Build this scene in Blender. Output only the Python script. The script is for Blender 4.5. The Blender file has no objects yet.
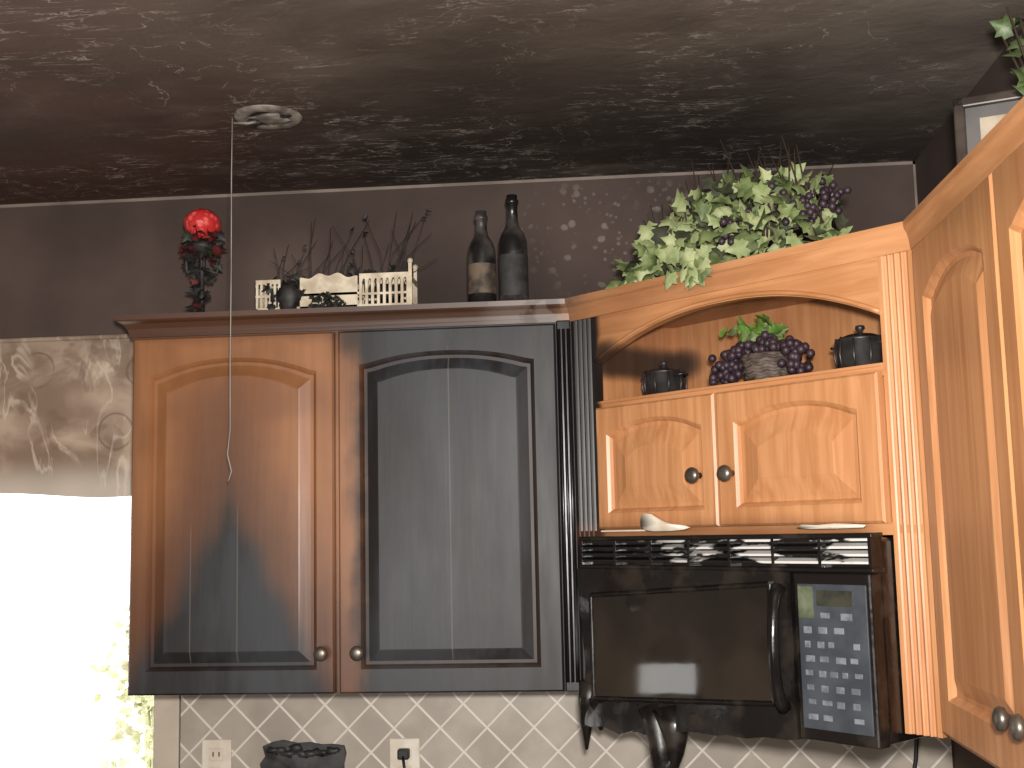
import bpy, math, random
from mathutils import Vector, Matrix, noise as mnoise
random.seed(7)
pi=math.pi
H0=1.37
xL,xA,yF,xB,yB,yW,xC=-1.0938,-.0993,2.6,.4972,2.0052,2.93,.7454
ZC=H0+1.2228
TOP=.845
sc=bpy.context.scene
sc.view_settings.view_transform='Standard'
sc.view_settings.look='None'

# ---------------------------------------------------------------- node helpers
class X:
    def __init__(s,nt,o): s.nt=nt; s.o=o
    def _m(s,op,b=None,c=None):
        n=s.nt.nodes.new('ShaderNodeMath'); n.operation=op
        s.nt.links.new(s.o,n.inputs[0])
        for i,v in ((1,b),(2,c)):
            if v is None: continue
            if isinstance(v,X): s.nt.links.new(v.o,n.inputs[i])
            else: n.inputs[i].default_value=v
        return X(s.nt,n.outputs[0])
    def __add__(s,b): return s._m('ADD',b)
    __radd__=__add__
    def __sub__(s,b): return s._m('SUBTRACT',b)
    def __rsub__(s,b): return (s*-1.0)+b
    def __mul__(s,b): return s._m('MULTIPLY',b)
    __rmul__=__mul__
    def abs(s): return s._m('ABSOLUTE')
    def max(s,b): return s._m('MAXIMUM',b)
    def min(s,b): return s._m('MINIMUM',b)
    def ss(s,a,b,lo=0.,hi=1.):
        n=s.nt.nodes.new('ShaderNodeMapRange'); n.interpolation_type='SMOOTHSTEP'
        s.nt.links.new(s.o,n.inputs[0])
        if a>b: a,b,lo,hi=b,a,hi,lo
        for i,v in enumerate((a,b,lo,hi)): n.inputs[i+1].default_value=v
        return X(s.nt,n.outputs[0])
class Mat:
    def __init__(s,name,rough=.5,metal=0.,spec=.5):
        s.m=bpy.data.materials.new(name); s.m.use_nodes=True
        s.nt=s.m.node_tree; s.b=s.nt.nodes['Principled BSDF']
        s.b.inputs['Roughness'].default_value=rough
        s.b.inputs['Metallic'].default_value=metal
        s.b.inputs['Specular IOR Level'].default_value=spec
        s.tc=s.nt.nodes.new('ShaderNodeTexCoord')
        sp=s.nt.nodes.new('ShaderNodeSeparateXYZ')
        s.nt.links.new(s.tc.outputs['Object'],sp.inputs[0])
        s.x,s.y,s.z=[X(s.nt,sp.outputs[i]) for i in range(3)]
    def vec(s,sc=(1,1,1),rot=(0,0,0)):
        n=s.nt.nodes.new('ShaderNodeMapping'); s.nt.links.new(s.tc.outputs['Object'],n.inputs[0])
        n.inputs['Scale'].default_value=sc; n.inputs['Rotation'].default_value=rot
        return n.outputs[0]
    def noise(s,scale=5,detail=4,vs=(1,1,1),dist=0.,rough=.5,rot=(0,0,0)):
        n=s.nt.nodes.new('ShaderNodeTexNoise'); s.nt.links.new(s.vec(vs,rot),n.inputs['Vector'])
        n.inputs['Scale'].default_value=scale; n.inputs['Detail'].default_value=detail
        n.inputs['Distortion'].default_value=dist; n.inputs['Roughness'].default_value=rough
        return X(s.nt,n.outputs['Fac'])
    def vor(s,scale=5,vs=(1,1,1),feature='F1'):
        n=s.nt.nodes.new('ShaderNodeTexVoronoi'); s.nt.links.new(s.vec(vs),n.inputs['Vector'])
        n.feature=feature; n.inputs['Scale'].default_value=scale
        return X(s.nt,n.outputs['Distance'])
    def mix(s,f,a,b):
        n=s.nt.nodes.new('ShaderNodeMix'); n.data_type='RGBA'; n.clamp_factor=True
        if isinstance(f,X): s.nt.links.new(f.o,n.inputs[0])
        else: n.inputs[0].default_value=f
        for i,v in ((6,a),(7,b)):
            if isinstance(v,tuple): n.inputs[i].default_value=(*v,1)
            else: s.nt.links.new(v,n.inputs[i])
        return n.outputs[2]
    def col(s,c):
        if isinstance(c,tuple): s.b.inputs['Base Color'].default_value=(*c,1)
        else: s.nt.links.new(c,s.b.inputs['Base Color'])
    def setr(s,x): s.nt.links.new(x.o,s.b.inputs['Roughness'])
    def bump(s,h,strength=.3,dist=.01):
        n=s.nt.nodes.new('ShaderNodeBump'); n.inputs['Strength'].default_value=strength
        n.inputs['Distance'].default_value=dist
        s.nt.links.new(h.o,n.inputs['Height']); s.nt.links.new(n.outputs[0],s.b.inputs['Normal'])
def simple(name,c,rough=.5,metal=0.,c2=None,scale=20,spec=.5):
    m=Mat(name,rough,metal,spec)
    if c2 is None: c2=tuple(v*.7 for v in c)
    m.col(m.mix(m.noise(scale,4).ss(.35,.65),c,c2))
    return m.m

ORANGE=(.60,.290,.130); ORANGE2=(.46,.198,.078)
BROWN=(.120,.046,.020); BLACK=(.0058,.006,.0066); GREY=(.025,.029,.034)
def wood(name,kind,horiz=False,sootmul=1.,rough=.38):
    m=Mat(name,rough)
    vs=(1,1,.06) if not horiz else (.06,1,1)
    g=m.noise(60,5,vs,.6); g2=m.noise(7,3,(1,1,.25),.4)
    c=m.mix(g.ss(.3,.7),ORANGE,ORANGE2)
    c=m.mix(g2.ss(.4,.75)*.35,c,(.38,.15,.05))
    n=(m.noise(9,5)-.5); nf=(m.noise(35,4,(1,1,.15))-.5)
    x,z=m.x,m.z
    if kind=='left':
        hw=(z*(-1/.44)+1.)*.245
        d=hw-(x-.225).abs()+n*.06+nf*.05
        cone=d.ss(-.035,.050)
        halo=(d+.18).ss(-.06,.17)
        low=(z+n*.05).ss(.065,.03)*(x+n*.1).ss(.0,.05)*(x+n*.1).ss(.45,.38)
        r=(x+n*.07+nf*.03).ss(.490,.540)
        r2=(x+n*.08).ss(.44,.56)*((z+n*.15).ss(.45,.75)*.7+.50)
        toprail=(z+n*.04).ss(.755,.80)*.8
        edge=((x-.0).ss(.035,.0))*.7
        brown=r2.max(toprail).max(edge).max((m.noise(4,3)).ss(.42,.66)*.6)
        topd=(z+n*.08).ss(.66,.78)*x.ss(.43,.50)*.85
        topd=topd.max(z.ss(.785,.80)*.55)
        soot=cone.max(low*.94).max(r).max(topd)
        c=m.mix(.80,c,(.250,.102,.038))
        c=m.mix(brown*.82,c,BROWN)
        c=m.mix(halo*.88,c,(.085,.034,.017))
        gr=(m.noise(5,5,(1,1,.45),.5)+nf*.5).ss(.38,.68)
        mid=(x-.72).abs().ss(.22,.14).max((x.ss(.45,.42)))
        greyc=m.mix(gr*(mid*.85+.15),BLACK,GREY)
        greyc=m.mix(m.noise(3,4,(1,1,.8)).ss(.5,.72)*.4*mid,greyc,(.044,.049,.056))
        c=m.mix(soot*(.98*sootmul),c,greyc)
        if sootmul==1.:
            # glue joints of the panel boards that the fire opened up
            lines=None
            for px,z0,z1 in ((.142,.07,.36),(.248,.07,.40),(.722,.07,.74)):
                l=(x-px).abs().ss(.0020,.0008)*z.ss(z0-.01,z0+.01)*z.ss(z1+.03,z1-.02)
                lines=l if lines is None else lines.max(l)
            c=m.mix(lines*.40,c,(.15,.135,.115))
        m.setr((soot*.14+.38)+nf*.2)
    elif kind=='diag':
        s1=(x+n*.03).ss(.098,.076)*m.y.ss(.024,.019)
        smg=((x-.085)._m('POWER',2.)*.6+(z-.705)._m('POWER',2.)*2.5+n*.004).ss(.006,.0005)*.92
        smg2=((x+n*.08).ss(.30,.07))*((z+n*.06).ss(.55,.80))*.40
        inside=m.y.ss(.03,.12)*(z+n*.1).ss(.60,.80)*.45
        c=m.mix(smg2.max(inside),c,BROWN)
        c=m.mix((s1.max(smg))*.985,c,m.mix(nf.ss(-.1,.2)*.3,BLACK,GREY))
        low=(z+n*.03).ss(.37,.335)*z.ss(.30,.32)*x.ss(.76,.70)*.5
        c=m.mix(low,c,BROWN)
    elif kind=='right':
        c=m.mix((z+n*.1).ss(.66,.83)*.32,c,BROWN)
    m.col(c)
    m.bump(g,.12,.002)
    return m.m
W_L=wood('wood_scorched','left'); W_Lb=wood('wood_scorched_bead','left',sootmul=.92)
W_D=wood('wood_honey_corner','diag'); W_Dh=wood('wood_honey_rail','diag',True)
W_R=wood('wood_honey','right'); 
# crown moulding : world coordinates
def crown_mat():
    m=Mat('wood_crown',.45)
    g=m.noise(40,4,(.1,.1,1),.5); n=(m.noise(7,4)-.5)
    c=m.mix(g.ss(.3,.7),ORANGE,ORANGE2)
    f=(m.x+n*.12).ss(-.04,-.14)
    f2=(m.x+n*.15).ss(-.80,-.55)
    left=m.mix(f2,(.045,.020,.012),(.008,.007,.0065))
    left=m.mix((m.x+n*.1).ss(-.32,-.22)*m.noise(20,3).ss(.4,.5)*.5,left,(.22,.20,.18))
    c=m.mix(f,c,left)
    c=m.mix((m.x+n*.3).ss(.35,-.05)*.40,c,BROWN)
    m.col(c); return m.m
W_C=crown_mat()
CHAR=Mat('char_gloss',.28)
nn=CHAR.noise(18,5,(1,1,.12)); CHAR.col(CHAR.mix(nn.ss(.50,.68)*.9,(.006,.006,.006),(.22,.22,.225))); CHAR.bump(nn,.5,.004)  # pale streaks: shiny highlights painted into the char colour
CHAR=CHAR.m
KNOB=simple('pewter_knob',(.22,.19,.16),.38,.8)

# ---------------------------------------------------------------- mesh builder
class MB:
    def __init__(s): s.v=[];s.f=[];s.mi=[];s.sm=[]
    def add(s,vs,fs,mi=0,sm=False,M=None):
        b=len(s.v)
        for v in vs:
            v=Vector(v)
            if M is not None: v=M@v
            s.v.append(v)
        for f in fs:
            s.f.append(tuple(b+i for i in f)); s.mi.append(mi); s.sm.append(sm)
    def box(s,a,b,mi=0,M=None,bev=0.):
        (x0,y0,z0),(x1,y1,z1)=a,b
        if bev<=0:
            vs=[(x,y,z) for z in (z0,z1) for y in (y0,y1) for x in (x0,x1)]
            s.add(vs,[(0,2,3,1),(4,5,7,6),(0,1,5,4),(2,6,7,3),(0,4,6,2),(1,3,7,5)],mi,False,M); return
        import bmesh
        bm=bmesh.new(); bmesh.ops.create_cube(bm,size=1)
        for v in bm.verts: v.co=Vector(((x0+x1)/2+v.co.x*(x1-x0),(y0+y1)/2+v.co.y*(y1-y0),(z0+z1)/2+v.co.z*(z1-z0)))
        bmesh.ops.bevel(bm,geom=bm.edges[:],offset=bev,segments=2,profile=.5,affect='EDGES')
        bm.verts.index_update()
        s.add([v.co.copy() for v in bm.verts],[[v.index for v in f.verts] for f in bm.faces],mi,False,M); bm.free()
    def lathe(s,prof,n=24,mi=0,M=None,c=(0,0,0),axis='z',cap=True):
        vs=[];fs=[]
        for r,h in prof:
            for i in range(n):
                a=2*pi*i/n
                p=(r*math.cos(a),r*math.sin(a),h) if axis=='z' else (r*math.cos(a),-h,r*math.sin(a))
                vs.append((p[0]+c[0],p[1]+c[1],p[2]+c[2]))
        for j in range(len(prof)-1):
            for i in range(n): fs.append((j*n+i,j*n+(i+1)%n,(j+1)*n+(i+1)%n,(j+1)*n+i))
        if cap:
            fs.append(tuple(range(n))[::-1]); fs.append(tuple((len(prof)-1)*n+i for i in range(n)))
        s.add(vs,fs,mi,True,M)
    def sphere(s,c,r,mi=0,n=10,sc=(1,1,1),jit=0.,M=None):
        m=max(4,n//2+1);vs=[(0,0,-1)];fs=[]
        for j in range(1,m):
            t=pi*j/m-pi/2
            for i in range(n): a=2*pi*i/n; vs.append((math.cos(t)*math.cos(a),math.cos(t)*math.sin(a),math.sin(t)))
        vs.append((0,0,1))
        for i in range(n): fs.append((0,1+(i+1)%n,1+i)); fs.append((len(vs)-1,1+(m-2)*n+i,1+(m-2)*n+(i+1)%n))
        for j in range(m-2):
            for i in range(n): fs.append((1+j*n+i,1+j*n+(i+1)%n,1+(j+1)*n+(i+1)%n,1+(j+1)*n+i))
        out=[]
        for v in vs:
            q=Vector(v); k=1+(jit*mnoise.noise(q*2.3+Vector(c)*37) if jit else 0)
            out.append((c[0]+q.x*r*sc[0]*k,c[1]+q.y*r*sc[1]*k,c[2]+q.z*r*sc[2]*k))
        s.add(out,fs,mi,True,M)
    def tube(s,pts,r,mi=0,n=8,M=None):
        pts=[Vector(p) for p in pts]; rr=r if isinstance(r,(list,tuple)) else [r]*len(pts)
        vs=[];fs=[];
        for i,p in enumerate(pts):
            t=(pts[min(i+1,len(pts)-1)]-pts[max(i-1,0)]).normalized()
            u=t.cross(Vector((0,0,1)) if abs(t.z)<.9 else Vector((1,0,0))).normalized() if i==0 else (u-t*u.dot(t)).normalized()
            w=t.cross(u)
            for k in range(n): a=2*pi*k/n; vs.append(p+(u*math.cos(a)+w*math.sin(a))*rr[i])
        for i in range(len(pts)-1):
            for k in range(n): fs.append((i*n+k,i*n+(k+1)%n,(i+1)*n+(k+1)%n,(i+1)*n+k))
        fs.append(tuple(range(n))[::-1]);fs.append(tuple((len(pts)-1)*n+k for k in range(n)))
        s.add(vs,fs,mi,True,M)
    def leaf(s,c,d,size,mi=0,roll=None,nrm=None):
        """lobed grape/ivy leaf, tip in direction d"""
        out=[(0,-.05),(.22,-.28),(.36,-.10),(.52,.02),(.40,.20),(.56,.46),(.30,.50),(.20,.66),(0,1.0)]
        P=out+[(-a,b) for a,b in out[-2:0:-1]]
        d=Vector(d).normalized()
        nr=Vector(nrm) if nrm is not None else Vector((random.uniform(-1,1),random.uniform(-1.4,.2),random.uniform(-.4,1)))
        side=d.cross(nr)
        if side.length<1e-3: side=Vector((1,0,0))
        side.normalize(); nr=side.cross(d).normalized()
        curl=random.uniform(-.8,.8)
        vs=[Vector(c)+d*size*.35+nr*size*.10]
        for a,b in P:
            vs.append(Vector(c)+side*a*size+d*b*size+nr*size*(-.45*abs(a)+curl*b*b*.6+random.uniform(-.07,.07)))
        n=len(P)
        s.add(vs,[(0,1+i,1+(i+1)%n) for i in range(n)],mi,True)
    def obj(s,name,mats,parent=None,M=None):
        me=bpy.data.meshes.new(name); me.from_pydata([tuple(v) for v in s.v],[],s.f)
        for m in mats: me.materials.append(m)
        me.polygons.foreach_set('material_index',s.mi); me.polygons.foreach_set('use_smooth',s.sm)
        me.update()
        import bmesh
        bm=bmesh.new(); bm.from_mesh(me); bmesh.ops.recalc_face_normals(bm,faces=bm.faces); bm.to_mesh(me); bm.free()
        o=bpy.data.objects.new(name,me); sc.collection.objects.link(o)
        if parent is not None: o.parent=parent
        if M is not None: o.matrix_world=M
        return o
def empty(name,loc,rz=0):
    e=bpy.data.objects.new(name,None); e.location=loc; e.rotation_euler=(0,0,rz); e.empty_display_size=.1
    sc.collection.objects.link(e); return e

# ---------------------------------------------------------------- doors
def door(name,x0,x1,z0,z1,stile,arch,mats,parent,rail=None,knob=None,n0=0.,field=.022):
    rail=rail or stile
    K=24
    def loop(ins,insz,nn,archamt):
        a,b=x0+ins,x1-ins; lo,hi=z0+insz,z1-insz
        pts=[]
        for i in range(K): pts.append((a+(b-a)*i/K,nn,lo))
        for i in range(K): pts.append((b,nn,lo+(hi-archamt-lo)*i/K))
        for i in range(K):
            t=i/K; u=abs(1-2*t)
            # eyebrow arch: short flat shoulders, smooth flattened rise
            e=0 if u>.96 else (1-(u/.96)**2.2)
            pts.append((b+(a-b)*t,nn,hi-archamt+archamt*e))
        for i in range(K): pts.append((a,nn,hi-archamt+(lo-hi+archamt)*i/K))
        return pts
    Ls=[loop(0,0,n0,0),loop(0,0,n0-.016,0),loop(.004,.004,n0-.020,0),
        loop(stile-.004,rail-.004,n0-.020,arch),loop(stile+.001,rail+.001,n0-.015,arch),loop(stile+.005,rail+.005,n0-.009,arch),
        loop(stile+.012,rail+.012,n0-.009,arch),loop(stile+.012+field,rail+.012+field,n0-.018,arch*.96),loop(stile+.015+field,rail+.015+field,n0-.019,arch*.96)]
    vs=[p for L in Ls for p in L]; n=4*K; fs=[];mi=[]
    for j in range(len(Ls)-1):
        for i in range(n):
            fs.append((j*n+i,j*n+(i+1)%n,(j+1)*n+(i+1)%n,(j+1)*n+i)); mi.append(1 if j in (3,4,5) else 0)
    b=MB(); b.add(vs,fs); b.mi=mi
    j=len(Ls)-1
    # centre fill: fan
    c=len(b.v); b.v.append(Vector(((x0+x1)/2,n0-.019,(z0+z1)/2)))
    for i in range(n): b.f.append((c,j*n+i,j*n+(i+1)%n)); b.mi.append(0); b.sm.append(False)
    o=b.obj(name,mats,parent)
    if knob:
        k=MB(); k.lathe([(.006,.0),(.005,.010),(.008,.014),(.0145,.018),(.016,.023),(.014,.028),(.007,.031)],20,0,c=(knob[0],n0-.020,knob[1]),axis='n')
        k.obj(name+'_knob',[KNOB],parent)
    return o

# ================================================================= LEFT CABINET
LC=empty('wall_cabinet_scorched',(xL,yF,H0))
WL=xA-xL
b=MB(); b.box((0,0.0,0),(WL,.328,.83)); b.obj('carcass',[W_L],LC)
b=MB(); b.box((.962,-.012,0),(WL-.001,.0,.80),0,bev=.003)
for i in range(3): b.tube([(.968+.010*i,-.013,.02),(.968+.010*i,-.013,.78)],.0035,0)
b.obj('filler_strip',[CHAR],LC)
door('door_left',.003,.465,.002,.792,.043,.036,[W_L,W_Lb],LC,.055,(.440,.089))
door('door_right',.475,.960,.002,.792,.052,.026,[W_L,W_Lb],LC,.055,(.519,.089))

# ================================================================= CORNER CABINET
DC=empty('corner_wall_cabinet',(xA,yF,H0),-pi/4)
Ld=.842
b=MB()
Md=Matrix.Translation((xA,yF,H0))@Matrix.Rotation(-pi/4,4,'Z'); Mi=Md.inverted()
def prism(b,foot,z0,z1,mi=0,M=None):
    n=len(foot)
    vs=[(x,y,z0) for x,y in foot]+[(x,y,z1) for x,y in foot]
    fs=[tuple(range(n))[::-1],tuple(range(n,2*n))]+[(i,(i+1)%n,n+(i+1)%n,n+i) for i in range(n)]
    b.add(vs,fs,mi,False,M)
e=.002
foot=[(xA+e,yF),(xB,yB+e),(xC-e,yB+e),(xC-e,yW-e),(xA+e,yW-e)]
prism(b,foot,H0+.812,H0+.83,0,Mi)
prism(b,foot,H0+.325,H0+.338,0,Mi)
# niche interior
b.box((.055,.02,.594),(.79,.262,.606)); b.box((.055,.02,.606),(.072,.262,.812)); b.box((.773,.02,.606),(.79,.262,.812)); b.box((.055,.25,.606),(.79,.262,.812))
b.box((.072,.02,.795),(.773,.25,.812))
b.box((.08,.02,.338),(.77,.03,.594))
b.box((.0,.02,.0),(.015,.25,.33)); b.box((.79,.02,.0),(.805,.02+.02,.33))
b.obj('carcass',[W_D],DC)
# face frame : top rail with arch
b=MB(); K=40; s0,s1=.075,.775
vs=[];
for nn in (0.,.02):
    for i in range(K+1):
        t=i/K; u=abs(2*t-1); ar=.694+.078*(1-u**2.2)
        vs+= [(s0+(s1-s0)*t,nn,ar),(s0+(s1-s0)*t,nn,.83)]
n=2*(K+1);fs=[]
for i in range(K):
    a=2*i; fs+=[(a,a+2,a+3,a+1),(n+a,n+a+1,n+a+3,n+a+2),(a,n+a,n+a+2,a+2)]
b.add(vs,fs)
# applied arch bead
pts=[]
for i in range(K+1):
    t=i/K; u=abs(2*t-1); pts.append((s0+(s1-s0)*t,-.001,.694+.078*(1-u**2.2)+.006))
b.tube(pts,.0045)
b.box((s0,0,.590),(s1,.02,.610)); b.box((s0,0,.322),(s1,.02,.342))
b.box((.410,0.002,.338),(.424,.02,.594))
b.box((s0,-.004,.606),(s1,.004,.612),bev=.001)
b.obj('face_rails',[W_Dh],DC)
# fluted stiles
def fluted(b,a,c,z0,z1,nfl=4):
    w=c-a; m=w*.12; prof=[(a,.02),(a,-.0)]
    step=(w-2*m)/nfl
    prof.append((a+m,0.))
    for i in range(nfl):
        x=a+m+step*i
        for k in range(1,8):
            t=k/8; prof.append((x+step*(.12+.76*t),.0055*math.sin(pi*t)))
        prof.append((x+step,0.))
    prof+= [(c,0.),(c,.02)]
    n=len(prof); vs=[(p[0],p[1],z0) for p in prof]+[(p[0],p[1],z1) for p in prof]
    b.add(vs,[(i,i+1,n+i+1,n+i) for i in range(n-1)]+[tuple(range(n)),tuple(range(n,2*n))])
b=MB(); fluted(b,.0,.075,0,.812); b.obj('fluted_stile_left',[W_D],DC)
b=MB(); fluted(b,.775,Ld,0,.812); b.obj('fluted_stile_right',[W_D],DC)
door('door_left',.088,.414,.342,.596,.036,.026,[W_D,W_D],DC,.036,(.374,.440),field=.034)
door('door_right',.419,.773,.342,.596,.046,.026,[W_D,W_D],DC,.038,(.454,.440),field=.034)
# peeled white edge banding / melted plastic stuck to the bottom edge of the doors
PEEL=simple('melted_cream_plastic',(.80,.72,.60),.45,c2=(.68,.56,.43))
b=MB()
def flake(pts,n0,n1,curl=0.):
    n=len(pts); cx=sum(p[0] for p in pts)/n; cz=sum(p[1] for p in pts)/n
    vs=[(p[0],n0-curl*abs(p[1]-cz)*1.2,p[1]) for p in pts]+[(p[0],n1,p[1]) for p in pts]+[(cx,n0-.002,cz)]
    b.add(vs,[(i,(i+1)%n,n+(i+1)%n,n+i) for i in range(n)]+[(i,(i+1)%n,2*n) for i in range(n)]+[tuple(range(n,2*n))],0,True)
flake([(.222,.346),(.222,.356),(.228,.366),(.238,.371),(.252,.369),(.266,.361),(.282,.354),(.305,.349),(.335,.346),(.348,.341),(.335,.337),(.30,.335),(.26,.335),(.235,.338)],-.030,-.0215,.25)
flake([(.60,.336),(.61,.342),(.64,.341),(.68,.343),(.72,.341),(.74,.339),(.735,.335),(.68,.334),(.63,.334)],-.027,-.0215)
b.box((.10,-.0235,.3355),(.225,-.0205,.3385))
b.obj('melted_edge_trim',[PEEL],DC)

# ================================================================= RIGHT CABINET
RC=empty('wall_cabinet',(xB,yB,H0),-pi/2)
LR=1.33; DR=xC-xB-.002
b=MB(); b.box((0.0,.010,0),(LR,DR,.83)); b.obj('carcass',[W_R],RC)
door('door_left',.026,.450,.012,.792,.055,.034,[W_R,W_R],RC,.06,(.412,.094),n0=.012)
door('door_right',.458,.880,.012,.792,.055,.034,[W_R,W_R],RC,.06,(.478,.094),n0=.012)
door('door_end',.90,1.31,.012,.792,.055,.034,[W_R,W_R],RC,.06,(.935,.090),n0=.012)

# ================================================================= CROWN
def crown():
    path=[Vector((xL,yW-.003)),Vector((xL,yF)),Vector((xA,yF)),Vector((xB,yB)),Vector((xB,yB-LR)),Vector((xC-.003,yB-LR))]
    osc=[1,1,.75,.40,.3,.3]; hsc=[0,0,0,-.003,-.018,-.018]
    prof=[(0,.797),(.008,.797),(.011,.806),(.014,.815),(.022,.826),(.031,.831),(.034,.834),(.036,.845),(-.03,.845),(-.03,.831),(0,.831)]
    b=MB(); n=len(prof); vs=[]
    for i,p in enumerate(path):
        ns=[]
        for a,c in ((i-1,i),(i,i+1)):
            if a<0 or c>=len(path): continue
            t=(path[c]-path[a]).normalized(); ns.append(Vector((t.y,-t.x))*1)
        if len(ns)==1: m=ns[0]
        else:
            m=(ns[0]+ns[1]).normalized(); m=m/m.dot(ns[0])
        for o,h in prof:
            oo=o*osc[i] if o>0 else o
            vs.append((p.x+m.x*oo,p.y+m.y*oo,H0+h+hsc[i]))
    fs=[]
    for i in range(len(path)-1):
        for k in range(n): fs.append((i*n+k,i*n+(k+1)%n,(i+1)*n+(k+1)%n,(i+1)*n+k))
    fs+=[tuple(range(n)),tuple((len(path)-1)*n+k for k in range(n))]
    b.add(vs,fs)
    return b
b=crown()
# dust board filling the top level with the crown
prism(b,[(xL+.03,yF+.03),(xA+.012,yF+.03),(xB+.03,yB+.012),(xB+.03,yB-LR+.03),(xC-.004,yB-LR+.03),(xC-.004,yW-.004),(xL+.03,yW-.004)],H0+.829,H0+.8445)
b.obj('trim_crown',[W_C])

# ================================================================= MICROWAVE
MW=empty('over_range_microwave',(xA,yF,H0),-pi/4)
def mwblack():
    m=Mat('microwave_black',.16)
    n=m.noise(14,5); 
    m.col(m.mix((n+m.noise(50,3)*.3).ss(.66,.84)*.4,(.007,.006,.0055),(.050,.036,.027)))
    m.setr(n.ss(.4,.7,.16,.42)); m.bump(m.noise(9,4),.35,.012); return m.m
MB1=mwblack()
GLASS=Mat('microwave_window',.05,spec=.7); gg=GLASS.noise(6,4); GLASS.col(GLASS.mix(gg.ss(.4,.7),(.010,.008,.006),(.026,.019,.013))); GLASS.setr(gg.ss(.4,.7,.02,.05)); GLASS.bump(GLASS.noise(7,2),.015,.01); GLASS=GLASS.m
PANEL=simple('control_panel_grey',(.040,.047,.057),.35,c2=(.062,.070,.080))
BTN=simple('button_grey',(.20,.215,.24),.5,c2=(.11,.12,.14),scale=60)
DISP=simple('display_dark',(.02,.022,.018),.12,c2=(.05,.05,.035),scale=30)
DISP2=simple('panel_glare',(.08,.095,.05),.2,c2=(.16,.18,.12),scale=40)
F=-.07
b=MB(); b.box((.092,F+.03,-.015),(.772,.30,.318),0,bev=.006); b.obj('housing',[MB1],MW)
# door slab with melted, wavy outline
def slab(b,x0,x1,z0,z1,n0,n1,mi,wav=0.,nx=24,nz=14,skew=0.,skt=0.):
    vs=[];fs=[]
    for nn in (n0,n1):
        for j in range(nz+1):
            for i in range(nx+1):
                x=x0+(x1-x0)*i/nx; z=z0+(z1-z0)*j/nz
                z-=(skew*(1-j/nz)+skt*(j/nz))*(1-i/nx)
                q=Vector((x*6,3,z*6)); fade=max(0,1-(x-x0)/.35)
                w=wav*mnoise.noise(q)*(.3+fade)
                lo=(1-j/nz)
                vs.append((x-wav*.5*fade*abs(mnoise.noise(Vector((1,z*14,0)))),nn+w,z-lo*wav*1.4*abs(mnoise.noise(Vector((x*13,0,2))))*(.4+fade)))
    n=(nx+1)*(nz+1)
    idx=lambda k,i,j:k*n+j*(nx+1)+i
    for k in (0,1):
        for j in range(nz):
            for i in range(nx): fs.append((idx(k,i,j),idx(k,i+1,j),idx(k,i+1,j+1),idx(k,i,j+1)))
    for j in range(nz): fs+=[(idx(0,0,j),idx(1,0,j),idx(1,0,j+1),idx(0,0,j+1)),(idx(0,nx,j),idx(1,nx,j),idx(1,nx,j+1),idx(0,nx,j+1))]
    for i in range(nx): fs+=[(idx(0,i,0),idx(1,i,0),idx(1,i+1,0),idx(0,i+1,0)),(idx(0,i,nz),idx(1,i,nz),idx(1,i+1,nz),idx(0,i+1,nz))]
    b.add(vs,fs,mi,True)
b=MB(); slab(b,.082,.612,-.020,.262,F,F+.032,0,.020,skew=.032,skt=0)
# raised frame round window
fr=[(.118,.004),(.572,.036),(.572,.240),(.118,.208)]
for i in range(4):
    p,q=fr[i],fr[(i+1)%4]; b.tube([(p[0],F-.004,p[1]),(q[0],F-.004,q[1])],.0055,0)
m_=b.obj('door',[MB1],MW)
md=m_.modifiers.new('e','EDGE_SPLIT'); md.split_angle=math.radians(50)
b=MB(); slab(b,.120,.570,.038,.238,F-.0055,F+.001,0,.0,skew=.032,skt=.032)
b.sm=[False]*len(b.sm)
o=b.obj('door_window',[GLASS],MW)
b=MB()
pts=[]
for i in range(17):
    t=i/16; pts.append((.592+.006*math.sin(pi*t),F-.006-.030*math.sin(pi*t)**.6,.030+.205*t))
b.tube(pts,[.009+.004*abs(2*i/16-1)**3 for i in range(17)],0,10); b.obj('handle',[MB1],MW)
b=MB(); b.box((.618,F,-.018),(.773,F+.032,.262),0,bev=.004); b.box((.628,F-.002,.002),(.764,F+.004,.242),1,bev=.001)
b.box((.668,F-.004,.206),(.738,F,.232),3); b.box((.630,F-.0032,.185),(.660,F-.001,.238),4)
rows=[(.190,3),(.166,4),(.142,5),(.118,4),(.094,5),(.070,4),(.046,4),(.022,4)]
for z,nc in rows:
    for i in range(nc):
        if random.random()<.08: continue
        w=.118/nc; x=.640+w*i+random.uniform(-.002,.002)
        if nc==3:
            if i==2: continue
            x+=.035
        b.box((x,F-.0035,z-.005+random.uniform(-.002,.002)),(x+w*random.uniform(.45,.66),F-.001,z+.005),2,bev=.0008)
b.obj('control_panel',[MB1,PANEL,BTN,DISP,DISP2],MW)
# vent grille
SLAT_GLINT=Mat('vent_slat',.22); q=SLAT_GLINT.noise(10,4,(1,1,3)); SLAT_GLINT.col(SLAT_GLINT.mix(q.ss(.49,.55)*SLAT_GLINT.x.ss(.22,.42),(.008,.008,.008),(.65,.63,.60))); SLAT_GLINT=SLAT_GLINT.m  # pale patches paint the white slat highlights into the colour
b=MB(); b.box((.088,F+.012,.268),(.778,F+.03,.322),0)
for i in range(4):
    z=.276+.0125*i
    vs=[(.090,F-.002,z),(.776,F-.002,z),(.776,F+.014,z+.007),(.090,F+.014,z+.007),(.090,F-.002,z+.004),(.776,F-.002,z+.004),(.776,F+.014,z+.010),(.090,F+.014,z+.010)]
    b.add(vs,[(0,1,2,3),(4,7,6,5),(0,4,5,1),(1,5,6,2),(2,6,7,3),(3,7,4,0)],1)
for i in range(8):
    x=.09+.098*i; b.box((x-.003,F-.003,.268),(x+.003,F+.014,.322),0)
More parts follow.
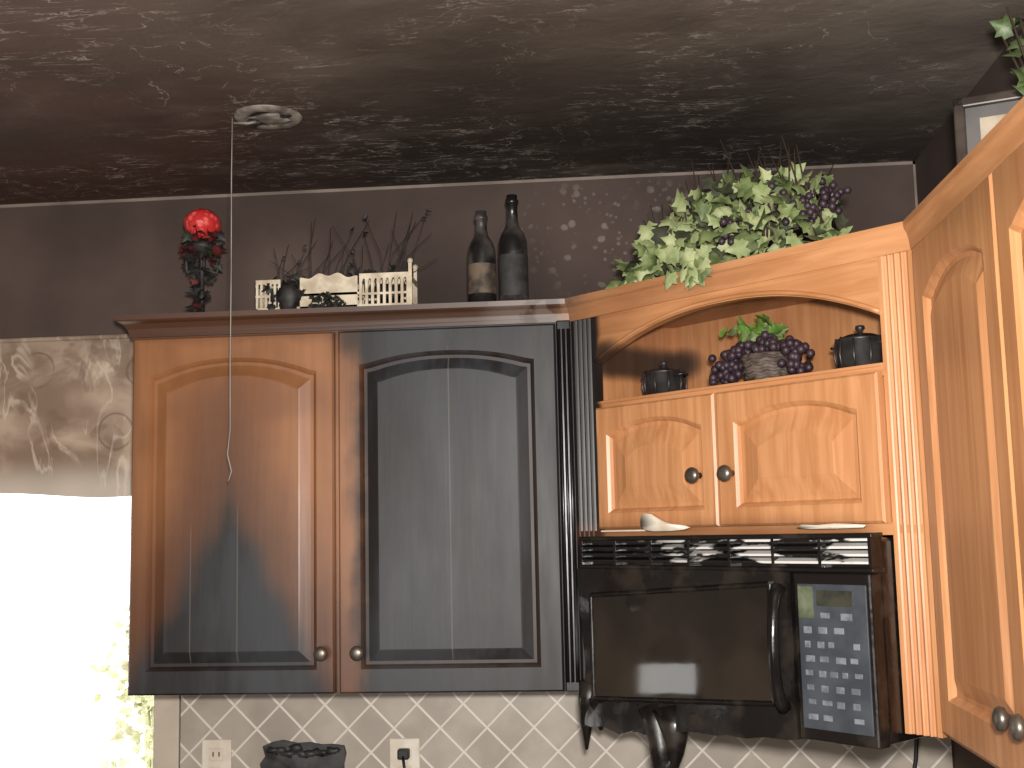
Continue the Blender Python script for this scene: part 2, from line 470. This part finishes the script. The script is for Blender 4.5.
b.box((.084,F-.004,.318),(.782,F+.03,.327),0,bev=.002); b.box((.084,F-.004,.262),(.782,F+.03,.270),0,bev=.002)
b.obj('vent_grille',[MB1,SLAT_GLINT],MW)
# melted drips
b=MB()
b.tube([(.265,F+.01,.0),(.278,F+.008,-.03),(.288,F+.006,-.06),(.292,F+.008,-.09),(.290,F+.01,-.13),(.296,F+.01,-.19)],[.030,.026,.024,.026,.020,.007],0,12)
b.tube([(.305,F+.02,-.0),(.318,F+.015,-.045),(.316,F+.014,-.08),(.306,F+.012,-.12)],[.038,.026,.018,.010],0,12)
b.tube([(.24,F+.02,.0),(.255,F+.015,-.035),(.272,F+.014,-.07),(.285,F+.012,-.10)],[.026,.016,.016,.010],0,12)
b.sphere((.292,F+.008,-.095),.030,0,14,(1.0,.6,1.3),.5)
b.tube([(.086,F+.02,.03),(.078,F+.018,-.01),(.072,F+.016,-.05),(.070,F+.016,-.105)],[.024,.022,.014,.003],0,10)
b.tube([(.20,F+.02,0),(.205,F+.018,-.03),(.207,F+.018,-.055)],[.02,.012,.004],0,10)
b.tube([(.11,F+.02,0),(.11,F+.018,-.038),(.112,F+.018,-.062)],[.024,.014,.004],0,10)
for k in range(7): 
    x=.13+.05*k; b.tube([(x,F+.02,0),(x+.003,F+.018,-.02-.012*abs(mnoise.noise(Vector((x*20,1,1))))*3)],[.022,.008],0,10)
b.obj('melted_drips',[MB1],MW)

# ================================================================= ROOM SHELL
x_l=-2.9; y_f=-1.6
def wallmat():
    m=Mat('wall_paint_sooty',.85,spec=.2)
    n=m.noise(3,5); n2=m.noise(14,4)
    c=m.mix(n.ss(.35,.7),(.108,.076,.064),(.072,.049,.042))
    c=m.mix((m.z+(n-.5)*.2).ss(H0+1.02,H0+1.24)*.40,c,(.040,.030,.027))
    # heat-bubbled splatter behind the bottles
    hz=m.z-(H0+1.07); hx=m.x+.0
    d=(hx*hx*5.+hz*hz*16.)
    v=m.vor(30,(1,0.01,1)); v2=m.vor(52,(1,.01,1))
    reg=d.ss(.50,.05)
    spots=((v+(m.noise(70,2)-.5)*.35).ss(.33,.20)*(m.noise(9,2).ss(.40,.50))).max((v2+(m.noise(90,2)-.5)*.3).ss(.30,.16)*.7*m.noise(12,2).ss(.45,.55))*reg
    c=m.mix(spots*.50,c,(.30,.26,.24))
    sm=(m.x+(n-.5)*.5).ss(-.80,-.45)*(m.x).ss(.05,-.25)*m.z.ss(H0+1.25,H0+.85)*.8
    c=m.mix(sm,c,(.034,.025,.022))
    m.col(c); m.bump(n2,.2,.004); return m.m
WALL=wallmat()
def ceilmat():
    m=Mat('ceiling_sooty',.75,spec=.25)
    n=m.noise(2.2,5); 
    dark=(m.y+(n-.5)*.5).ss(1.65,2.65)
    c=m.mix(dark,(.150,.119,.094),(.034,.026,.022))
    c=m.mix((m.x+(n-.5)*.4).ss(-.45,-1.1)*.8,c,(.080,.040,.029))
    c=m.mix((m.x+(n-.5)*.4).ss(.15,.75)*m.y.ss(3.0,2.1)*.7,c,(.24,.20,.165))
    # pale wipe / scratch marks : anisotropic, two directions
    s1=m.noise(5,5,(1,4.5,1),.5,.6,(0,0,.35)); s2=m.noise(6,5,(1,4,1),.6,.6,(0,0,-.5)); s3=m.noise(4,5,(1.5,1.5,1),1.4,.55)
    l1=(s1-.5).abs().ss(.016,.001); l2=(s2-.51).abs().ss(.014,.001); l3=(s3-.49).abs().ss(.007,.001)
    p1=m.noise(2.8,3).ss(.50,.62); p2=m.noise(3.6,3,(1,1,1),.3).ss(.50,.64); p3=m.noise(2.2,3,(1.2,1,1)).ss(.46,.60)
    st=(l1*p1).max(l2*p2).max(l3*p3)*m.noise(26,3).ss(.36,.60)
    c=m.mix(st*.62,c,(.50,.45,.40))
    c=m.mix(m.noise(3.2,4,(1,1.8,1),.3,.55).ss(.50,.78)*.30,c,(.24,.20,.165))
    c=m.mix(m.noise(1.8,4,(1,1.6,1),.4,.5).ss(.46,.68)*.50,c,(.030,.022,.018))
    m.col(c); m.bump(m.noise(12,5,(1,1.4,1),.4,.6),.35,.010); return m.m
CEIL=ceilmat()
FLOOR=simple('floor_tile',(.30,.24,.18),.5)
PLAIN=simple('wall_paint_plain',(.36,.30,.26),.85,c2=(.30,.25,.21),scale=3)
wx0,wx1,wz0,wz1=-2.45,-1.166,1.0,H0+.66
b=MB()
b.box((x_l,yW,0),(wx0,yW+.14,ZC)); b.box((wx1,yW,0),(xC+.12,yW+.14,ZC)); b.box((wx0,yW,0),(wx1,yW+.14,wz0)); b.box((wx0,yW,wz1),(wx1,yW+.14,ZC))
b.obj('wall_back',[WALL])
b=MB(); b.box((xC,y_f,0),(xC+.12,yW,ZC)); b.obj('wall_right',[WALL])
# left wall with a small opening added for a bright reflection in the microwave glass
b=MB(); sy0,sy1,sz0,sz1=2.08,2.36,.97,1.14
b.box((x_l-.12,y_f,0),(x_l,sy0,ZC)); b.box((x_l-.12,sy1,0),(x_l,yW+.14,ZC)); b.box((x_l-.12,sy0,0),(x_l,sy1,sz0)); b.box((x_l-.12,sy0,sz1),(x_l,sy1,ZC))
b.obj('wall_left',[PLAIN])
b=MB(); b.box((x_l-.12,y_f-.12,0),(xC+.12,y_f,ZC)); b.obj('wall_front',[PLAIN])
b=MB(); b.box((x_l-.12,y_f-.12,-.1),(xC+.12,yW+.14,0)); b.obj('floor',[FLOOR])
b=MB(); b.box((x_l-.12,y_f-.12,ZC),(xC+.12,yW+.14,ZC+.1)); b.obj('ceiling',[CEIL])
# caulk line at ceiling / corner
CAULK=simple('cornice_line',(.24,.19,.16),.7,c2=(.14,.11,.09),scale=6)
b=MB(); b.box((x_l,yW-.006,ZC-.008),(xC,yW,ZC)); b.box((xC-.006,yW-.006,H0+.85),(xC,yW,ZC)); b.obj('trim_ceiling',[CAULK])
# window, then the frame of the added reflection opening
FRM=simple('window_frame_white',(.75,.72,.66),.4,c2=(.7,.66,.6))
CAS=simple('window_casing',(.52,.45,.36),.6,c2=(.44,.37,.29),scale=8)
b=MB()
b.box((wx1,yW-.012,wz0-.05),(wx1+.065,yW,H0+.02),1,bev=.003); b.box((wx0-.06,yW-.012,wz0-.05),(wx0,yW,wz1),1); b.box((wx0-.06,yW-.03,wz0-.05),(wx1+.065,yW,wz0-.005),1)
b.box((wx0,yW+.06,wz0),(wx0+.04,yW+.10,wz1)); b.box((wx1-.025,yW+.06,wz0),(wx1,yW+.10,wz1)); b.box((wx0,yW+.06,wz0),(wx1,yW+.10,wz0+.04)); b.box((wx0,yW+.06,wz1-.04),(wx1,yW+.10,wz1)); b.box((-1.84,yW+.06,wz0),(-1.80,yW+.10,wz1))
b.obj('window_1',[FRM,CAS])
b=MB(); X0=x_l-.08
b.box((X0,sy0,sz0),(X0+.03,sy0+.02,sz1)); b.box((X0,sy1-.02,sz0),(X0+.03,sy1,sz1)); b.box((X0,sy0,sz0),(X0+.03,sy1,sz0+.02)); b.box((X0,sy0,sz1-.02),(X0+.03,sy1,sz1))
b.obj('reflection_opening',[FRM])
# valance
def valmat():
    m=Mat('valance_fabric',.9,spec=.1)
    n=m.noise(6,6,(1,1,1.3),.6); v=m.vor(7,(1,.1,1))
    c=m.mix(n.ss(.36,.62),(.49,.375,.28),(.26,.182,.13))
    c=m.mix((v-.32).abs().ss(.03,.004)*m.noise(6,3).ss(.40,.5)*.55,c,(.15,.10,.075))
    # printed leaf / fruit motif strokes
    st=m.noise(7,4,(1.6,1,.5),1.4); c=m.mix((st-.5).abs().ss(.05,.0)*m.noise(5,3).ss(.42,.55)*.6,c,(.68,.58,.47))
    c=m.mix(m.noise(10,4,(1,1,1),.8).ss(.56,.64)*.5,c,(.19,.125,.09))
    c=m.mix(m.noise(4,4).ss(.55,.66)*.5,c,(.30,.26,.23))
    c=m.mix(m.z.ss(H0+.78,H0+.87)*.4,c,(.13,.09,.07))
    c=m.mix(m.z.ss(H0+.56,H0+.46)*.6,c,(.80,.72,.62))  # hem fades pale: window overexposure painted into the fabric colour
    m.col(c); return m.m
b=MB(); nx,nz=90,14; vs=[];fs=[]
for k in (0,1):
    for j in range(nz+1):
        for i in range(nx+1):
            x=-2.5+(-1.115+2.5)*i/nx; t=j/nz
            z=H0+.455+.405*t+(1-t)*.008*math.sin(x*11)
            y=yW-.030-.006*math.sin(pi*t)-.004*(1-t*.6)*math.sin(x*30+math.sin(x*9))+k*.004
            vs.append((x,y,z))
n=(nx+1)*(nz+1)
for k in (0,1):
    for j in range(nz):
        for i in range(nx): a=k*n+j*(nx+1)+i; fs.append((a,a+1,a+nx+2,a+nx+1))
b.add(vs,fs,0,True); b.tube([(-2.52,yW-.033,H0+.855),(-1.112,yW-.033,H0+.855)],.006,0)
b.box((-2.50,yW-.03,H0+.848),(-2.49,yW-.001,H0+.860)); b.box((-1.13,yW-.03,H0+.848),(-1.12,yW-.001,H0+.860))
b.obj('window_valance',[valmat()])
# backsplash
def tilemat():
    m=Mat('backsplash_tile',.4)
    k=.7071
    u=(m.x+m.z)*k; v=(m.x-m.z)*k; S=.080
    def edge(e):
        f=(e*(1/S)+100.)._m('FRACT'); return (f-.5).abs().ss(.455,.480)
    g=edge(u).max(edge(v))
    n=m.noise(9,5); 
    c=m.mix(n.ss(.35,.65),(.42,.365,.30),(.33,.285,.235))
    c=m.mix(m.noise(3,4).ss(.45,.75)*.5,c,(.20,.165,.14))
    c=m.mix(g*.9,c,(.66,.60,.53)); m.col(c); m.bump(g*-1.,.3,.003)
    return m.m
b=MB(); b.box((-1.098,yW-.008,.92),(xC-.004,yW-.001,H0+.05)); b.obj('backsplash_tiles',[tilemat()])
# outlets
OUT=simple('outlet_plate_ivory',(.72,.66,.56),.35,c2=(.6,.52,.42)); SL=simple('slot_black',(.01,.01,.01),.5)
def outlet(name,x,duplex=False):
    b=MB(); y=yW-.008; z=H0-.207
    b.box((x-.037,y-.006,z-.058),(x+.037,y,z+.058),0,bev=.003)
    for dz in (.022,-.022):
        b.box((x-.017,y-.008,z+dz-.015),(x+.017,y-.005,z+dz+.015),0,bev=.002)
        b.box((x-.009,y-.0085,z+dz-.004),(x-.006,y-.0075,z+dz+.007),1); b.box((x+.006,y-.0085,z+dz-.004),(x+.009,y-.0075,z+dz+.007),1)
    if duplex:
        b.box((x-.014,y-.030,z+.012),(x+.014,y-.0065,z+.036),1,bev=.004)
        b.tube([(x,y-.028,z+.02),(x+.006,y-.04,z-.01),(x+.01,y-.035,z-.06),(x-.01,y-.03,z-.16)],.0035,1)
    b.obj(name,[OUT,SL])
outlet('wall_outlet',-1.005); outlet('wall_outlet.001',-.540,True)
b=MB(); y=yW-.008
CHR=simple('charred_plastic',(.008,.008,.008),.55,c2=(.035,.033,.032),scale=30)
N_=26; vs=[];P=[]
for i in range(N_):
    a=2*pi*i/N_; px=.100*max(-1,min(1,1.35*math.cos(a))); pz=.075*max(-1,min(1,1.35*math.sin(a)))
    k=1+.16*mnoise.noise(Vector((px*30,pz*30,1))); P.append((-.788+px*k,H0-.232+pz*k))
vs=[(p[0],y,p[1]) for p in P]+[(p[0],y-.012,p[1]) for p in P]+[(-.788,y-.02,H0-.232)]
b.add(vs,[(i,(i+1)%N_,N_+(i+1)%N_,N_+i) for i in range(N_)]+[(N_+i,N_+(i+1)%N_,2*N_) for i in range(N_)]+[tuple(range(N_))])
for i in range(9): b.sphere((-.86+.018*i,y-.012,H0-.165+random.uniform(-.02,.005)),.014,0,8,(1.3,.6,.7),.8)
b.obj('charred_switch_plate',[CHR])
b=MB(); b.tube([(.655,yW-.03,H0+.0),(.662,yW-.03,H0-.12),(.655,yW-.028,H0-.20),(.63,yW-.02,H0-.33),(.60,yW-.014,H0-.42)],.005); b.obj('power_cord',[SL])

# ================================================================= CEILING FIXTURE + WIRE
RIM=simple('fixture_ring',(.30,.27,.23),.5,c2=(.08,.065,.055),scale=18)
b=MB(); cx,cy=-.718,2.378
b.lathe([(.036,0),(.040,-.004),(.048,-.007),(.064,-.007),(.070,-.003),(.071,0)],40,0,c=(cx,cy,ZC),cap=False)
b.lathe([(.0,-.003),(.020,-.004),(.037,-.001)],24,1,c=(cx,cy,ZC),cap=False)
b.sphere((cx+.012,cy-.01,ZC-.008),.026,0,12,(1.5,1,.35),.8); b.sphere((cx-.035,cy+.01,ZC-.008),.016,1,10,(1.4,1,.5),.6); b.sphere((cx+.04,cy-.02,ZC-.006),.012,1,10,(1.4,1,.5),.6)
b.tube([(cx-.01,cy,ZC-.008),(cx-.04,cy-.01,ZC-.016),(cx-.074,cy,ZC-.010)],.003,0)
b.obj('ceiling_light_ring',[RIM,CHR])
WIRE=simple('wire_grey',(.30,.27,.24),.5)
b=MB(); b.tube([(-.795,2.375,ZC),(-.796,2.375,H0+1.1),(-.795,2.375,H0+.9),(-.796,2.375,H0+.7),(-.795,2.375,H0+.56),(-.800,2.374,H0+.51),(-.791,2.373,H0+.475),(-.797,2.373,H0+.455)],.0013,0,6)
b.obj('hanging_wire',[WIRE])

# ================================================================= ITEMS ON TOP
T=H0+TOP
RED=Mat('red_candle_glass',.25); rn=RED.vor(60); RED.col(RED.mix(rn.ss(.2,.5),(.80,.125,.105),(.55,.032,.032))); RED.bump(rn,.6,.004); RED=RED.m
BLK=simple('burnt_black',(.009,.008,.008),.6,c2=(.03,.025,.022),scale=40)
DG=simple('burnt_leaf_green',(.02,.03,.012),.6,c2=(.012,.010,.009))
DGR=simple('burnt_leaf_red',(.16,.02,.018),.6,c2=(.03,.008,.008))
b=MB(); cx,cy=-.975,2.70
b.lathe([(.030,0),(.032,.004),(.020,.010),(.008,.016),(.006,.05),(.011,.06),(.006,.07),(.006,.15),(.012,.165),(.030,.178),(.034,.19),(.0,.19)],20,1,c=(cx,cy,T),cap=True)
b.sphere((cx,cy,T+.240),.043,0,20,(1,1,.85),.08)
for k in range(4):
    a=k*pi/2+.4; dx,dy=math.cos(a),math.sin(a)
    b.tube([(cx+dx*.006,cy+dy*.006,T+.13),(cx+dx*.035,cy+dy*.03,T+.12),(cx+dx*.040,cy+dy*.03,T+.155),(cx+dx*.02,cy+dy*.02,T+.15)],.004,1,6)
for k in range(64):
    a=random.uniform(0,2*pi); z=random.uniform(.140,.220) if k<44 else random.uniform(.03,.13); r=.034 if z>.14 else .012
    b.leaf((cx+r*math.cos(a),cy+r*.8*math.sin(a),T+z),(math.cos(a),math.sin(a),random.uniform(-1.2,.3)),random.uniform(.02,.032),random.choice([1,1,2,2,3]))
b.obj('red_candle_holder',[RED,BLK,DG,DGR])

# lattice planter with burnt plant
CR=simple('cream_painted_metal',(.70,.61,.46),.5,c2=(.46,.37,.26),scale=25)
PL=empty('picket_planter',(-.832,2.66,T))
b=MB(); Wp=.368; Dp=.07
def fence(b,y):
    b.box((0,y,0),(Wp,y+.004,.022),0); 
    b.box((0,y,.046),(.245,y+.004,.052),0); b.box((.0,y,.078),(.058,y+.004,.088),0)
    for i in range(6):
        x=.001+i*.0105; b.box((x,y-.0008,.02),(x+.0055,y+.0048,.088))
    # scrolled centre panel
    K=24; vs=[];fs=[]
    for kk in (0,1):
        for i in range(K+1):
            t=i/K; x=.105+.135*t; h=.086+.010*math.sin(pi*t)+.004*math.cos(t*6*pi)
            vs+=[(x,y+.005*kk,.012),(x,y+.005*kk,h)]
    n=2*(K+1)
    for i in range(K):
        a=2*i; fs+=[(a,a+2,a+3,a+1),(n+a,n+a+1,n+a+3,n+a+2),(a+1,a+3,n+a+3,n+a+1)]
    b.add(vs,fs)
    # arched fence on the right
    for i in range(9):
        x=.245+i*.0138; b.box((x,y-.0008,.02),(x+.0065,y+.0048,.082))
        if i<8:
            b.tube([(x+.005,y+.002,.076),(x+.0075,y+.002,.084),(x+.0105,y+.002,.086),(x+.0135,y+.002,.084),(x+.016,y+.002,.076)],.0025,0,6)
    b.box((.245,y-.0008,.082),(Wp,y+.0048,.094)); b.box((.245,y-.0005,.044),(Wp,y+.0045,.049))
    b.box((Wp-.008,y-.001,.0),(Wp,y+.005,.115)); b.sphere((Wp-.004,y+.002,.120),.007,0,8)
fence(b,0); fence(b,Dp)
for x in (0,Wp-.005): b.box((x,0,0),(x+.005,Dp,.022)); b.box((x,0,.07),(x+.005,Dp,.085)); [b.box((x,k*.014+.01,.02),(x+.005,k*.014+.016,.08)) for k in range(4)]
b.box((0,0,0),(Wp,Dp,.006))
b.obj('fence_box',[CR],PL)
b=MB(); b.sphere((.082,-.012,.045),.030,0,12,(.9,.7,1.2),.5)
for k in range(16):
    x=random.uniform(.02,.34); b.sphere((x,.035,.055),random.uniform(.015,.028),0,8,(1.2,.8,.8),.7)
for k in range(40):
    x=random.uniform(.02,.36); a=random.uniform(-.6,.9); h=random.uniform(.06,.19); 
    p0=Vector((x,.035,.06)); p1=p0+Vector((a*.03,random.uniform(-.02,.02),h*.5)); p2=p0+Vector((a*.10+random.uniform(-.02,.02),random.uniform(-.03,.03),h)); 
    b.tube([p0,p1,p2],[.0014,.0010,.0006],0,5)
    if random.random()<.25: b.leaf(p2,(random.uniform(-1,1),0,random.uniform(-.6,.8)),random.uniform(.008,.014),0)
for k in range(70):
    x=random.choice([random.gauss(.08,.018),random.gauss(.175,.014),random.uniform(.02,.34)]); z=random.uniform(.02,.10) if x<.11 else (random.uniform(.01,.05) if .14<x<.21 else random.uniform(.085,.12))
    b.leaf((x,random.uniform(-.018,-.004) if z<.085 else .03,z),(random.uniform(-1,1),random.uniform(-.6,0),random.uniform(-1,.8)),random.uniform(.014,.026),random.choice([0,0,1]))
b.obj('burnt_plant',[BLK,DG],PL)

# bottles
BG=Mat('sooty_bottle_glass',.3); bn=BG.noise(14,5); BG.col(BG.mix(bn.ss(.42,.66),(.012,.011,.011),(.070,.060,.052))); BG.setr(bn.ss(.4,.65,.25,.6)); BG=BG.m
LB=simple('scorched_label',(.14,.10,.066),.7,c2=(.03,.022,.018),scale=30); LB2=simple('dark_label',(.04,.036,.034),.7,c2=(.018,.017,.016),scale=40)
def bottle(name,x,y,r,h,lab):
    b=MB(); sh=h*.60
    b.lathe([(r*.7,0),(r,.004),(r,sh-.02),(r*.97,sh),(r*.80,sh+.018),(r*.50,sh+.034),(.0135,sh+.05),(.0125,h-.022),(.0155,h-.021),(.0155,h-.012),(.0128,h-.010),(.0128,h),(.008,h)],28,0,c=(x,y,T))
    b.lathe([(r+.0007,.035),(r+.0007,sh-.035)],28,1,c=(x,y,T),cap=False)
    b.obj(name,[BG,lab])
bottle('wine_bottle',-.303,2.675,.0325,.232,LB)
bottle('wine_bottle.001',-.234,2.715,.034,.278,LB2)

# ================================================================= GRAPEVINE ARRANGEMENT (on corner cabinet)
G1=simple('vine_leaf_green',(.18,.225,.080),.6,c2=(.075,.105,.033),scale=30); G2=simple('vine_leaf_pale',(.37,.40,.20),.6,c2=(.21,.26,.10),scale=30); 
G3=simple('vine_leaf_sooty',(.06,.070,.03),.7,c2=(.03,.03,.018),scale=30)
GP=simple('grape_purple',(.024,.012,.018),.5,c2=(.048,.028,.038),scale=30); TW=simple('twig_brown',(.04,.022,.012),.8)
b=MB()
def DW(s,n,h): return Md@Vector((s,n,h))
def hull(t): # height profile of the arrangement along the cabinet
    return .060+.130*max(0,math.sin(pi*min(1,.12+.74*t)))**1.2*(.6+.50*t)
for k in range(340):
    t=random.random(); s=.185+.45*t
    h=TOP+.012+random.random()**.85*hull(t); nn=random.uniform(-.012,.13)
    if nn<.0: h=min(h,TOP+.07)
    d=Vector((random.uniform(-1,1),random.uniform(-.8,.3),random.uniform(-.9,.6)))
    b.leaf(DW(s,nn,h),d,random.uniform(.022,.046),random.choice([0,0,1,1,1,4]))
# spill over crown
for k in range(20):
    s=random.gauss(.395,.022); h=TOP+random.uniform(-.022,.03); b.leaf(DW(s,-.032-random.random()*.012,h),(random.uniform(-.6,.6),-.1,-1),random.uniform(.024,.036),random.choice([0,1]),nrm=(-.6,-.8,.2))
for k in range(18):
    s=random.gauss(.215,.03); b.leaf(DW(s,random.uniform(-.02,.03),TOP+random.uniform(.012,.05)),(random.uniform(-1,.2),-.2,random.uniform(-1,.3)),random.uniform(.026,.042),random.choice([0,1]))
for cs,cn,chh in ((.54,.03,TOP+.10),(.61,.03,TOP+.075),(.46,.02,TOP+.06),(.63,.07,TOP+.095)):
    for k in range(28):
        b.sphere(DW(cs+random.gauss(0,.015),cn+random.gauss(0,.012),max(TOP+.010,chh+random.gauss(0,.016))),.0075,2,8)
for k in range(40):
    s=random.uniform(.17,.64); p=DW(s,.06,TOP+.05); L=hull((s-.185)/.45)+random.uniform(-.03,.04)
    q=p+Vector((random.uniform(-.05,.05),random.uniform(-.03,.03),L)); mid=(p+q)/2+Vector((random.uniform(-.015,.015),0,0))
    b.tube([p,mid,q],[.0024,.0018,.0010],3,5)
b.tube([DW(.16+.02*i,.05,TOP+.006+.004*math.sin(i)) for i in range(24)],.006,3,6)
b.obj('grapevine_arrangement',[G1,G2,GP,TW,G3])

# ================================================================= NICHE ITEMS
zf=.606
NB=simple('cast_iron_black',(.014,.013,.013),.35,c2=(.035,.03,.028),scale=25)
def pot(name,s,n,r,h,wire):
    b=MB(); M=Md@Matrix.Translation((s,n,zf+.001))
    b.lathe([(r*.86,0),(r,.006),(r*1.02,h*.82),(r*1.08,h*.86),(r*1.08,h*.90),(r*.98,h*.93),(r*.6,h*1.02),(.004,h*1.06)],26,0,M=M)
    b.lathe([(.004,h*1.05),(.004,h*1.12),(.009,h*1.18),(.008,h*1.26),(.002,h*1.28)],14,0,M=M)
    for sgn in (-1,1):
        b.tube([(sgn*r*1.0,-.014,h*.72),(sgn*r*1.32,-.010,h*.76),(sgn*r*1.36,0,h*.77),(sgn*r*1.32,.010,h*.76),(sgn*r*1.0,.014,h*.72)],.003,0,6,M=M)
    if wire:
        for k in range(10):
            a=2*pi*k/10; b.tube([(r*1.0*math.cos(a),r*1.0*math.sin(a),.0),(r*1.12*math.cos(a),r*1.12*math.sin(a),h*.5),(r*1.02*math.cos(a),r*1.02*math.sin(a),h*.95)],.002,0,5,M=M)
    b.obj(name,[NB])
pot('black_lidded_pot',.208,.070,.042,.064,True)
pot('black_lidded_pot.001',.684,.075,.042,.070,True)
# grape basket
BK=simple('wicker_dark',(.045,.028,.020),.7,c2=(.13,.10,.078),scale=50)
b=MB(); M=Md@Matrix.Translation((.462,.10,zf+.001))@Matrix.Scale(1.12,4)
b.lathe([(.036,0),(.040,.004),(.052,.055),(.050,.058),(.0,.05)],24,0,M=M)
for j in range(5):
    z=.006+.011*j; r=.041+.0115*z/.055; b.tube([(r*math.cos(a*pi/12),r*math.sin(a*pi/12),z+.0018*(-1)**a) for a in range(25)],.0032,0,6,M=M)
for k in range(190):
    a=random.uniform(0,2*pi); r=random.random()**.5*.085; 
    if random.random()<.62: x,y,z=r*math.cos(a),r*.45*math.sin(a)-.015,.060+random.uniform(0,.035)*(1-r/.11)
    else: x,y,z=random.choice([-.075,.078,-.055])+random.gauss(0,.013),-.03+random.gauss(0,.012),random.uniform(.018,.065)
    b.sphere(M@Vector((x,y,z)),.0088,1,8)
for k in range(24):
    b.leaf(M@Vector((random.gauss(-.015,.026),random.uniform(-.03,.02),.085+random.uniform(0,.028))),(random.uniform(-1,1),random.uniform(-.7,.2),random.uniform(-.2,.8)),random.uniform(.022,.036),random.choice([2,2,3]))
b.obj('grape_basket',[BK,GP,simple('basket_leaf_green',(.13,.24,.04),.5,c2=(.07,.14,.02)),G1])

# ================================================================= RIGHT CABINET TOP
FRK=simple('dark_picture_frame',(.03,.022,.018),.4,c2=(.06,.045,.035)); MATB=simple('picture_mat',(.13,.12,.115),.7,c2=(.09,.085,.08),scale=9)
ART=simple('picture_art',(.50,.42,.32),.6,c2=(.28,.20,.13),scale=14)
b=MB(); M=Matrix.Translation((.648,1.95,T+.004))@Matrix.Rotation(math.radians(-20),4,'Z')@Matrix.Rotation(math.radians(-8),4,'X')
w,h=.165,.20
for a,c in (((-w/2,-.01,0),(-w/2+.018,.01,h)),((w/2-.018,-.01,0),(w/2,.01,h)),((-w/2,-.01,0),(w/2,.01,.018)),((-w/2,-.01,h-.018),(w/2,.01,h))): b.box(a,c,0,M=M,bev=.003)
b.box((-w/2+.01,-.002,.01),(w/2-.01,.008,h-.01),1,M=M); b.box((-w/2+.040,-.004,.035),(w/2-.030,.0,h-.04),2,M=M)
b.obj('framed_picture',[FRK,MATB,ART])
b=MB(); base=Vector((.655,1.79,T))
b.lathe([(.034,0),(.038,.004),(.048,.07),(.052,.075),(.050,.08),(.0,.07)],20,1,c=tuple(base))
for k in range(44):
    a=random.uniform(0,2*pi); r=random.uniform(.01,.050); b.leaf(base+Vector((r*math.cos(a)*.9,r*math.sin(a),.10+random.uniform(0,.14))),(math.cos(a),math.sin(a),random.uniform(-.8,.6)),random.uniform(.024,.038),0)
for k in range(10):
    a=random.uniform(0,2*pi); b.tube([base+Vector((0,0,.07)),base+Vector((.03*math.cos(a),.03*math.sin(a),.16)),base+Vector((.065*math.cos(a),.06*math.sin(a),.24+random.uniform(0,.03)))],.002,2,5)
b.obj('potted_ivy',[simple('ivy_green',(.10,.15,.05),.5,c2=(.04,.06,.02)),NB,TW])

# outdoor bush outside the window
b=MB()
for k in range(260):
    b.leaf((random.gauss(-1.73,.055),4.3+random.uniform(-.2,.2),1.22+random.gauss(0,.17)),(random.uniform(-1,1),random.uniform(-1,0),random.uniform(-1,1)),random.uniform(.025,.05),0)
for k in range(3): b.tube([(-1.73,4.3,0),(-1.73+k*.02,4.3,.8),(-1.75+k*.03,4.3,1.3)],.012,0)
b.obj('garden_shrub',[simple('shrub_leaf',(.62,.62,.42),.6,c2=(.42,.44,.24))])

# ================================================================= LIGHT
w=bpy.data.worlds.new('World'); sc.world=w; w.use_nodes=True
bg=w.node_tree.nodes['Background']; bg.inputs[0].default_value=(1,.985,.95,1); bg.inputs[1].default_value=4.0
def area(name,loc,target,size,power,col=(1,1,1),sy=None):
    l=bpy.data.lights.new(name,'AREA'); l.energy=power; l.size=size; l.color=col
    if sy: l.shape='RECTANGLE'; l.size_y=sy
    o=bpy.data.objects.new(name,l); o.location=loc
    o.rotation_euler=(Vector(target)-Vector(loc)).to_track_quat('-Z','Y').to_euler(); sc.collection.objects.link(o)
area('camera_flash',(.03,-.03,1.80),(.0,2.6,1.95),.07,70,(1,.97,.93))
area('room_fill',(-1.0,-1.3,1.6),(0,2.4,2.0),1.3,34,(1,.96,.91))  # soft fill lamp added behind the camera to lift the ambient level

# ================================================================= CAMERA
yaw,pitch,rho,f=.0893,.1217,.0219,1191.8
cy_,sy_,cp,sp=math.cos(yaw),math.sin(yaw),math.cos(pitch),math.sin(pitch)
Fv=Vector((-sy_*cp,cy_*cp,sp)); R0=Vector((cy_,sy_,0)); U0=R0.cross(Fv)
R=R0*math.cos(rho)-U0*math.sin(rho); U=U0*math.cos(rho)+R0*math.sin(rho)
cam=bpy.data.cameras.new('Camera'); cam.sensor_width=36; cam.lens=f*36/1024; cam.clip_start=.01
co=bpy.data.objects.new('Camera',cam); sc.collection.objects.link(co)
m=Matrix((( R.x,U.x,-Fv.x,0),(R.y,U.y,-Fv.y,0),(R.z,U.z,-Fv.z,H0+.3441),(0,0,0,1)))
co.matrix_world=m
sc.camera=co
